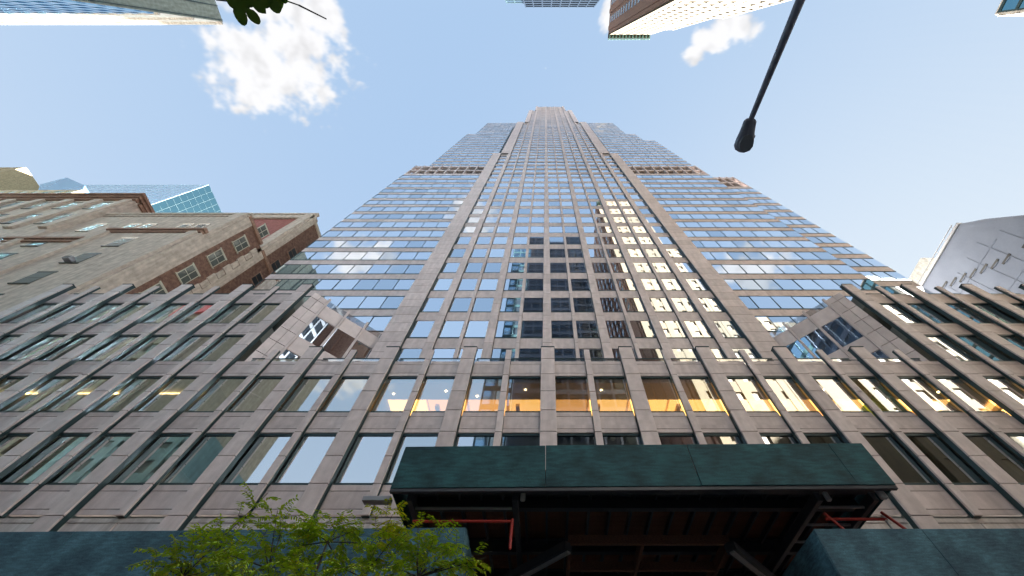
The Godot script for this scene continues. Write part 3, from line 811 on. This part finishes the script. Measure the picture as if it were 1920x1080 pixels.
func build_shed() -> void:
	# the raised middle over the entrance
	var b := thing("entrance_canopy", "dark green plywood canopy raised on steel beams over the entrance", "canopy", Vector3(2.4, 0, -12))
	var a := Vector3(-4.03, 0, -9.08)
	var z := Vector3(8.60, 0, -8.93)
	ply_wall(b, "fascia_board", a, z, 7.08, 8.26, M.plywood, 3.9)
	ply_wall(b, "side_board", Vector3(-4.03, 0, -9.1), Vector3(-4.03, 0, -15.0), 7.08, 8.26, M.plywood)
	ply_wall(b, "side_board", Vector3(8.60, 0, -8.95), Vector3(8.60, 0, -15.0), 7.08, 8.26, M.plywood)
	for e in [[a, z]]:
		bar(b, "edge_rail", e[0] + Vector3(0, 7.03, -0.06), e[1] + Vector3(0, 7.03, -0.06), 0.10, 0.09, M.steel)
	var deck := 7.62
	for i in 24:
		part(b, "deck_plank", box(12.5, 0.05, 0.235, 0.006), M.timber, Transform3D(Basis(), Vector3(2.29, deck, -9.30 - i * 0.245)))
	# steel beams along the street and joists across them
	for i in 4:
		var d: float = [9.45, 10.25, 12.6, 14.6][i]
		part(b, "beam", box(12.2, 0.04, 0.18), M.steel, Transform3D(Basis(), Vector3(2.29, 7.20, -d)))
		part(b, "beam", box(12.2, 0.30, 0.03), M.steel, Transform3D(Basis(), Vector3(2.29, 7.05 + 0.32, -d)))
		part(b, "beam", box(12.2, 0.04, 0.18), M.steel, Transform3D(Basis(), Vector3(2.29, 7.54, -d)))
	for i in 21:
		part(b, "joist", box(0.06, 0.14, 5.7), M.steel, Transform3D(Basis(), Vector3(-3.7 + i * 0.6, 7.50, -12.0)))
	for x in [-3.55, -0.9, 6.75, 8.15]:
		bar(b, "cross_beam", Vector3(x, 7.0, -9.3), Vector3(x, 7.0, -15.0), 0.14, 0.22, M.steel)
	for x in [6.95, -0.7]:
		part(b, "clamp", box(0.12, 0.22, 0.10, 0.02), M.galvanised, Transform3D(Basis(), Vector3(x, 6.98, -9.28)))
	part(b, "clamp", box(0.16, 0.26, 0.12, 0.02), M.galvanised, Transform3D(Basis(), Vector3(8.25, 6.98, -9.15)))
	for d in [9.75, 10.6, 11.5]:
		pipe(b, "stringer", Vector3(6.9, 6.98, -d), Vector3(8.1, 6.98, -d), 0.035, M.galvanised)
	for d in [9.75]:
		pipe(b, "stringer", Vector3(-3.5, 6.95, -d), Vector3(-1.0, 6.95, -d), 0.035, M.galvanised)
	bar(b, "ledger", Vector3(-4.75, 6.98, -9.45), Vector3(-4.05, 6.98, -9.45), 0.22, 0.12, M.galvanised)
	for x in [-0.95, 6.8]:
		for d in [14.4]:
			pipe(b, "post", Vector3(x, 0.1, -d), Vector3(x, 6.9, -d), 0.055, M.steel)
	# timber frame hung under the deck
	for y in [[11.35, 0.5, 5.0], [12.9, 0.5, 5.0], [14.2, 0.5, 5.0]]:
		bar(b, "timber_joist", Vector3(y[1], 6.95, -y[0]), Vector3(y[2], 6.95, -y[0]), 0.10, 0.24, M.timber)
	for x in [0.55, 2.55, 4.95]:
		bar(b, "timber_joist", Vector3(x, 6.93, -11.3), Vector3(x, 6.93, -14.3), 0.09, 0.28, M.timber)
	for e in [[Vector3(-1.5, 6.75, -13.5), Vector3(0.5, 6.75, -11.25)], [Vector3(6.9, 6.75, -13.5), Vector3(4.9, 6.75, -11.25)]]:
		bar(b, "diagonal_brace", e[0], e[1], 0.30, 0.22, M.steel)
		bar(b, "brace_flange", e[0] + Vector3(0, -0.14, 0), e[1] + Vector3(0, -0.14, 0), 0.14, 0.05, M.galvanised)
	# red tube bracing
	for e in [[Vector3(-3.4, 6.55, -9.6), Vector3(-0.95, 6.55, -9.6)], [Vector3(-0.95, 6.6, -9.6), Vector3(-0.95, 5.9, -9.5)], [Vector3(6.8, 6.6, -9.6), Vector3(8.3, 6.6, -9.6)], [Vector3(6.85, 6.75, -9.6), Vector3(7.25, 5.9, -9.5)], [Vector3(8.25, 6.75, -9.55), Vector3(8.75, 5.85, -9.45)]]:
		pipe(b, "brace_tube", e[0], e[1], 0.035, M.red_steel)
	pipe(b, "brace_tube", Vector3(8.25, 6.7, -9.6), Vector3(8.3, 5.9, -9.6), 0.03, M.galvanised)
	# the low shed on either side
	for s in [0, 1]:
		var p0 := Vector3(-45, 0, -9.75) if s == 0 else Vector3(5.93, 0, -9.0)
		var p1 := Vector3(-1.93, 0, -8.93) if s == 0 else Vector3(46, 0, -8.85)
		b = thing("sidewalk_shed", ["dark green sidewalk shed with tree branches hanging in front", "dark green sidewalk shed in front of the windows next to the grey building"][s], "sidewalk shed", (p0 + p1) * 0.5, "low sidewalk sheds")
		ply_wall(b, "fascia_board", p0, p1, 4.85, 6.07, M.plywood_dull, 2.44)
		if s == 0: ply_wall(b, "end_board", p1, p1 + Vector3(0, 0, -5.9), 4.85, 6.05, M.plywood_dull)
		else: ply_wall(b, "end_board", p0, p0 + Vector3(0, 0, -5.9), 4.85, 6.05, M.plywood_dull)
		var len_ := p1.x - p0.x
		part(b, "deck", box(len_ - 0.3, 0.08, 5.0), M.timber, Transform3D(Basis(), Vector3((p0.x + p1.x) * 0.5, 4.82, -12.3)))
		for i in 7:
			part(b, "joist", box(len_ - 0.3, 0.2, 0.08), M.steel, Transform3D(Basis(), Vector3((p0.x + p1.x) * 0.5, 4.67, -10.0 - i * 0.75)))
		for i in 13:
			var x: float = lerpf(p0.x + 0.3, p1.x - 0.3, i / 12.0)
			for d in [10.0, 14.5]:
				pipe(b, "post", Vector3(x, 0.1, -d), Vector3(x, 4.57, -d), 0.05, M.steel)

# ---------------------------------------------------------------- street furniture and trees
func build_lamp() -> void:
	var top := Vector3(3.98, 8.75, 1.9)
	var b := thing("street_lamp", "dark street lamp with a long arm and teardrop head over the street", "street lamp", Vector3(top.x, 0.12, top.z))
	pipe(b, "pole", Vector3(top.x, 0.12, top.z), Vector3(top.x, 8.9, top.z), 0.11, M.lamp_grey, 0.075)
	pipe(b, "base_collar", Vector3(top.x, 0.12, top.z), Vector3(top.x, 0.9, top.z), 0.19, M.lamp_grey, 0.14)
	var neck := pxh(1408, 224, 9.05)
	var mid := pxh(1500, 2, 8.93)
	pipe(b, "arm", neck + (mid - neck) * -0.02, mid, 0.048, M.lamp_grey, 0.072)
	pipe(b, "arm", mid, top + Vector3(0, -0.1, 0), 0.072, M.lamp_grey, 0.085)
	pipe(b, "arm_brace", mid.lerp(top, 0.35) + Vector3(0, -0.08, 0), Vector3(top.x, 7.9, top.z), 0.03, M.lamp_grey)
	# head: lofted shell, wider towards the lens
	var tip := pxh(1391, 286, 9.02)
	var dir := (tip - neck).normalized()
	var side := dir.cross(Vector3.UP).normalized()
	var len_ := (tip - neck).length()
	var st := begin()
	var lens := begin()
	var secs := [[-0.02, 0.075, 0.07], [0.05, 0.115, 0.10], [0.35, 0.135, 0.12], [0.60, 0.165, 0.14], [0.80, 0.18, 0.14], [0.93, 0.14, 0.11], [1.0, 0.05, 0.05]]
	for i in secs.size() - 1:
		for j in 14:
			var q := []
			for e in [[i, j], [i + 1, j], [i + 1, j + 1], [i, j + 1]]:
				var s: Array = secs[e[0]]
				var an: float = TAU * e[1] / 14.0
				var up: float = sin(an) * s[2]
				if up < 0.0: up *= 0.55
				q.append(dir * len_ * (s[0] - 0.5) + side * cos(an) * s[1] + Vector3.UP * up)
			poly(st, q)
	part(b, "lamp_head", st.commit(), M.lamp_grey, Transform3D(Basis(), (neck + tip) * 0.5))
	for i in 16:
		var pts := [Vector3(0, -0.015, 0)]
		for j in [i, i + 1]:
			pts.append(Vector3(cos(TAU * j / 16.0) * 0.13, -0.015, sin(TAU * j / 16.0) * 0.155))
		poly(lens, pts)
		var rim := []
		for e in [[i, 1], [i + 1, 1], [i + 1, 0], [i, 0]]:
			rim.append(Vector3(cos(TAU * e[0] / 16.0) * 0.13, 0.015 if e[1] else -0.015, sin(TAU * e[0] / 16.0) * 0.155))
		poly(lens, rim)
	part(b, "lens", lens.commit(), M.lamp_lens, Transform3D(Basis(side, Vector3.UP, -dir), (neck + tip) * 0.5 + dir * len_ * 0.20 + Vector3(0, -0.075, 0)))
	part(b, "photocell", box(0.06, 0.07, 0.06, 0.015), M.lamp_grey, Transform3D(Basis(), (neck + tip) * 0.5 + side * 0.14 + Vector3(0, 0.02, 0)))

func leaflet(st: SurfaceTool, p: Vector3, dir: Vector3, n: Vector3, l: float, w: float, c: Color) -> void:
	var s := dir.cross(n).normalized()
	n = s.cross(dir)
	var pts := [p, p + dir * l * 0.35 + s * w, p + dir * l * 0.75 + s * w * 0.75 - n * l * 0.05, p + dir * l - n * l * 0.12, p + dir * l * 0.75 - s * w * 0.75 - n * l * 0.05, p + dir * l * 0.35 - s * w]
	for i in range(1, 5):
		for q in [pts[0], pts[i + 1], pts[i]]:
			st.set_color(c)
			st.set_normal(n)
			st.add_vertex(q)
func broad_leaf(st: SurfaceTool, p: Vector3, dir: Vector3, l: float, c: Color) -> void:
	var s := dir.cross(Vector3.UP).normalized()
	var n := s.cross(dir)
	var rim := []
	for i in 12:
		var a := TAU * i / 12.0
		rim.append(p + dir * cos(a) * l * (0.62 if i == 0 else 0.5) + s * sin(a) * l * (0.38 + 0.05 * cos(a)) + n * absf(sin(a)) * l * 0.07)
	for i in 12:
		for q in [p, rim[i], rim[(i + 1) % 12]]:
			st.set_color(c)
			st.set_normal(n)
			st.add_vertex(q)
func spray(st: SurfaceTool, wood: SurfaceTool, p: Vector3, dir: Vector3, l: float, size: float, yellow: float) -> void:
	# a compound leaf: paired leaflets along a drooping stalk
	var n := 7
	var q := p
	var d := dir
	for i in n:
		var e := q + d * l / n
		tube(wood, q, e, 0.004, 0.003, 3)
		q = e
		d = (d + Vector3(0, -0.10, 0)).normalized()
		for s in [-1.0, 1.0]:
			var side: Vector3 = d.cross(Vector3.UP).normalized() * s
			var ld: Vector3 = (side + d * 0.55 + Vector3(rng.randf_range(-0.2, 0.2), rng.randf_range(-0.45, 0.1), rng.randf_range(-0.2, 0.2))).normalized()
			var t := rng.randf()
			var c := Color(0.27, 0.44, 0.025).lerp(Color(0.56, 0.64, 0.045), t)
			if rng.randf() < yellow: c = Color(0.68, 0.58, 0.05).lerp(Color(0.50, 0.50, 0.04), rng.randf())
			leaflet(st, q, ld, Vector3.UP + Vector3(rng.randf_range(-0.4, 0.4), 0, rng.randf_range(-0.4, 0.4)), size * rng.randf_range(0.75, 1.2), size * 0.19, c)
func build_trees() -> void:
	# young tree at the kerb in front of the shed
	var base := Vector3(-3.75, 0.12, -6.9)
	var b := thing("young_street_tree", "young tree with fine bright green leaves in front of the green shed", "tree", base)
	var wood := begin()
	var fork := Vector3(-3.7, 3.4, -6.95)
	tube(wood, Vector3.ZERO, fork - base, 0.075, 0.045, 10)
	var leaves := begin()
	# branch tips: pixel, distance, amount of yellow, sprays
	var tips := [
		[300, 1035, 6.6, 0.25, 9], [345, 1030, 6.7, 0.3, 12], [395, 1010, 6.8, 0.12, 14], [380, 1050, 6.5, 0.12, 12], [440, 1000, 7.0, 0.08, 16], [450, 1040, 6.7, 0.1, 16], [500, 1010, 7.1, 0.08, 16], [470, 1072, 6.5, 0.1, 14], [535, 1050, 6.9, 0.08, 16], [430, 1068, 6.6, 0.1, 10],
		[515, 925, 7.1, 0.1, 7], [528, 950, 7.1, 0.12, 8], [548, 975, 7.1, 0.1, 8], [570, 965, 7.2, 0.12, 5], [590, 985, 7.2, 0.1, 8], [575, 1015, 7.1, 0.1, 14], [610, 1000, 7.2, 0.12, 12], [630, 1025, 7.1, 0.1, 12],
		[640, 990, 7.3, 0.2, 8], [670, 975, 7.2, 0.2, 6], [690, 1000, 7.3, 0.12, 10], [700, 1030, 7.1, 0.1, 12], [740, 955, 7.2, 0.75, 12], [755, 985, 7.2, 0.7, 10], [785, 970, 7.2, 0.2, 5],
		[740, 1020, 7.2, 0.1, 14], [780, 1010, 7.2, 0.08, 12], [820, 1000, 7.3, 0.06, 10], [855, 1005, 7.3, 0.1, 7], [800, 1045, 7.1, 0.1, 13], [840, 1040, 7.2, 0.12, 10], [880, 1045, 7.2, 0.12, 8], [915, 1045, 7.2, 0.2, 5], [760, 1060, 7.0, 0.08, 12], [700, 1068, 7.0, 0.08, 10], [830, 1075, 7.0, 0.06, 8], [600, 1070, 6.9, 0.08, 10], [650, 1060, 7.0, 0.08, 8], [560, 1085, 6.7, 0.08, 10], [500, 1100, 6.4, 0.1, 12], [720, 1110, 6.8, 0.1, 12], [620, 1120, 6.6, 0.1, 12],
	]
	var limbs := []
	for e in [[-5.6, 4.2, -6.6], [-4.5, 4.4, -6.8], [-3.9, 4.9, -7.05], [-3.1, 4.4, -7.1], [-2.2, 4.4, -7.1]]:
		var p := Vector3(e[0], e[1], e[2])
		var m := fork.lerp(p, 0.5) + Vector3(0, -0.12, 0)
		tube(wood, fork - base, m - base, 0.035, 0.026)
		tube(wood, m - base, p - base, 0.026, 0.014)
		limbs.append(p)
		limbs.append(m)
	for t in tips:
		var p := px(t[0], t[1], t[2]) + Vector3(0, -0.10, rng.randf_range(-0.25, 0.25))
		var from: Vector3 = limbs[0]
		for l in limbs:
			if (l - p).length() < (from - p).length(): from = l
		tube(wood, from - base, p - base, 0.012, 0.005, 5)
		for i in int(t[4] * 1.6):
			var at := from.lerp(p, rng.randf_range(0.55, 1.0)) + Vector3(rng.randf_range(-0.22, 0.22), rng.randf_range(-0.12, 0.12), rng.randf_range(-0.3, 0.3)) * (0.9 if t[4] > 8 else 0.45)
			var dir := ((p - from).normalized() * 0.6 + Vector3(rng.randf_range(-1, 1), rng.randf_range(-0.35, 0.4), rng.randf_range(-1, 1))).normalized()
			spray(leaves, wood, at - base, dir, rng.randf_range(0.20, 0.38), 0.085, t[3])
	part(b, "trunk", wood.commit(), M.bark, Transform3D(Basis(), base))
	part(b, "crown", leaves.commit(), M.leaf, Transform3D(Basis(), base))
	# broad-leaved tree whose twigs hang in from above the camera
	base = Vector3(-3.6, 0.12, 2.6)
	b = thing("broad_leaved_tree", "broad-leaved tree whose dark twig hangs in against the cloud", "tree", base)
	wood = begin()
	leaves = begin()
	fork = Vector3(-3.4, 4.3, 2.5)
	tube(wood, Vector3.ZERO, fork - base, 0.14, 0.10, 12)
	var ends := []
	for e in [[-2.2, 5.6, 1.6], [-5.0, 5.8, 2.2], [-3.6, 6.4, 3.4], [-2.4, 5.9, 3.6], [-4.8, 5.6, 4.0]]:
		tube(wood, fork - base, Vector3(e[0], e[1], e[2]) - base, 0.07, 0.03, 8)
		ends.append(Vector3(e[0], e[1], e[2]))
	for i in 420:
		var o: Vector3 = ends[i % ends.size()] + Vector3(rng.randf_range(-0.9, 0.9), rng.randf_range(-0.6, 0.8), rng.randf_range(-0.7, 0.9))
		if o.z < 0.17 * (o.y - EYE) + 0.35: continue
		if i % 3 == 0: tube(wood, ends[i % ends.size()] - base, o - base, 0.010, 0.004, 4)
		for j in 4:
			var dir := Vector3(rng.randf_range(-1, 1), rng.randf_range(-0.6, 0.2), rng.randf_range(-1, 1)).normalized()
			leaflet(leaves, o - base, dir, Vector3.UP, rng.randf_range(0.08, 0.13), 0.045, Color(0.17, 0.33, 0.045).lerp(Color(0.24, 0.40, 0.05), rng.randf()))
	# the twigs in view
	var hang := 4.7
	var start := pxh(440, -60, hang + 0.15)
	tube(wood, ends[0] - base, start - base, 0.02, 0.012, 6)
	for path in [[[440, -60], [455, -5], [470, 8]], [[440, -60], [520, -4], [560, 10], [612, 36]], [[455, -5], [430, 2], [405, 0]], [[470, 8], [485, 14]]]:
		for i in path.size() - 1:
			tube(wood, pxh(path[i][0], path[i][1], hang) - base, pxh(path[i + 1][0], path[i + 1][1], hang) - base, 0.006, 0.004, 5)
	for l in [[450, 30, 18], [475, 32, 15], [452, 10, 18], [482, 8, 17], [515, 13, 15], [520, -3, 14], [468, 2, 14], [498, 5, 12], [432, 3, 12], [440, -4, 14], [505, -8, 14], [530, -2, 10]]:
		var p := pxh(l[0], l[1], hang - 0.03)
		var an := rng.randf_range(0, TAU)
		var dir := Vector3(cos(an), rng.randf_range(-0.25, 0.05), sin(an)).normalized()
		var size: float = l[2] * 0.0062
		broad_leaf(leaves, p - base, dir, size, Color(0.17, 0.33, 0.045).lerp(Color(0.24, 0.40, 0.05), rng.randf()))
	part(b, "trunk", wood.commit(), M.bark, Transform3D(Basis(), base))
	part(b, "crown", leaves.commit(), M.broad_leaf, Transform3D(Basis(), base))

func build_ground() -> void:
	structure("ground", box(900, 0.2, 900), M.paving, Transform3D(Basis(), Vector3(0, -0.1, 0)))
	structure("road", box(900, 0.02, 11.0), M.asphalt, Transform3D(Basis(), Vector3(0, 0.004, -0.6)))
	structure("pavement", box(900, 0.12, 10.0), M.paving, Transform3D(Basis(), Vector3(0, 0.06, -11.2)))
	structure("pavement", box(900, 0.12, 5.0), M.paving, Transform3D(Basis(), Vector3(0, 0.06, 7.5)))
	structure("kerb", box(900, 0.13, 0.18), M.concrete, Transform3D(Basis(), Vector3(0, 0.065, -6.11)))
	structure("kerb", box(900, 0.13, 0.18), M.concrete, Transform3D(Basis(), Vector3(0, 0.065, 4.91)))
	for i in 12:
		structure("road_marking", box(3.0, 0.006, 0.12), M.paint, Transform3D(Basis(), Vector3(-66 + i * 12.0, 0.019, -0.6)))

func _ready() -> void:
	rng.seed = 20240611
	# camera: a wide lens tilted up, axis shifted a little to one side
	var cam := Camera3D.new()
	cam.name = "camera"
	cam.projection = Camera3D.PROJECTION_FRUSTUM
	cam.near = 0.05
	cam.far = 2000.0
	cam.size = 0.05 * 1080.0 / 697.0
	cam.frustum_offset = Vector2(-0.05 * 63.0 / 697.0, 0)
	add_child(cam)
	cam.position = Vector3(CX, EYE, 0)
	cam.rotation = Vector3(deg_to_rad(59.4), 0, 0)
	cam.current = true
	# sun behind the tower, over its shoulder; the fronts across the street are lit
	var az := deg_to_rad(52.0)
	var el := deg_to_rad(33.0)
	var to_sun := Vector3(sin(az) * cos(el), sin(el), -cos(az) * cos(el))
	var env := Environment.new()
	env.background_mode = Environment.BG_SKY
	env.sky = make_sky(to_sun)
	env.background_energy_multiplier = 0.060
	env.tonemap_mode = Environment.TONE_MAPPER_LINEAR
	env.tonemap_exposure = 16.6
	env.sdfgi_enabled = true
	env.ssao_enabled = true
	env.ssil_enabled = true
	var we := WorldEnvironment.new()
	we.environment = env
	add_child(we)
	var sun := DirectionalLight3D.new()
	sun.name = "sun"
	sun.light_energy = 1.6
	sun.light_color = Color(1.0, 0.975, 0.93)
	sun.light_angular_distance = 0.5
	sun.shadow_enabled = true
	add_child(sun)
	sun.look_at_from_position(Vector3.ZERO, -to_sun, Vector3.UP)
	make_materials()
	build_ground()
	var b := thing("office_tower", "tall granite and mirror glass office tower with stepped setbacks and a low podium", "skyscraper", Vector3(0.5 * W, 0, -15.2))
	build_podium(b)
	build_tower(b)
	build_neighbours()
	build_opposite()
	build_shed()
	build_lamp()
	build_trees()
	flush_fields()
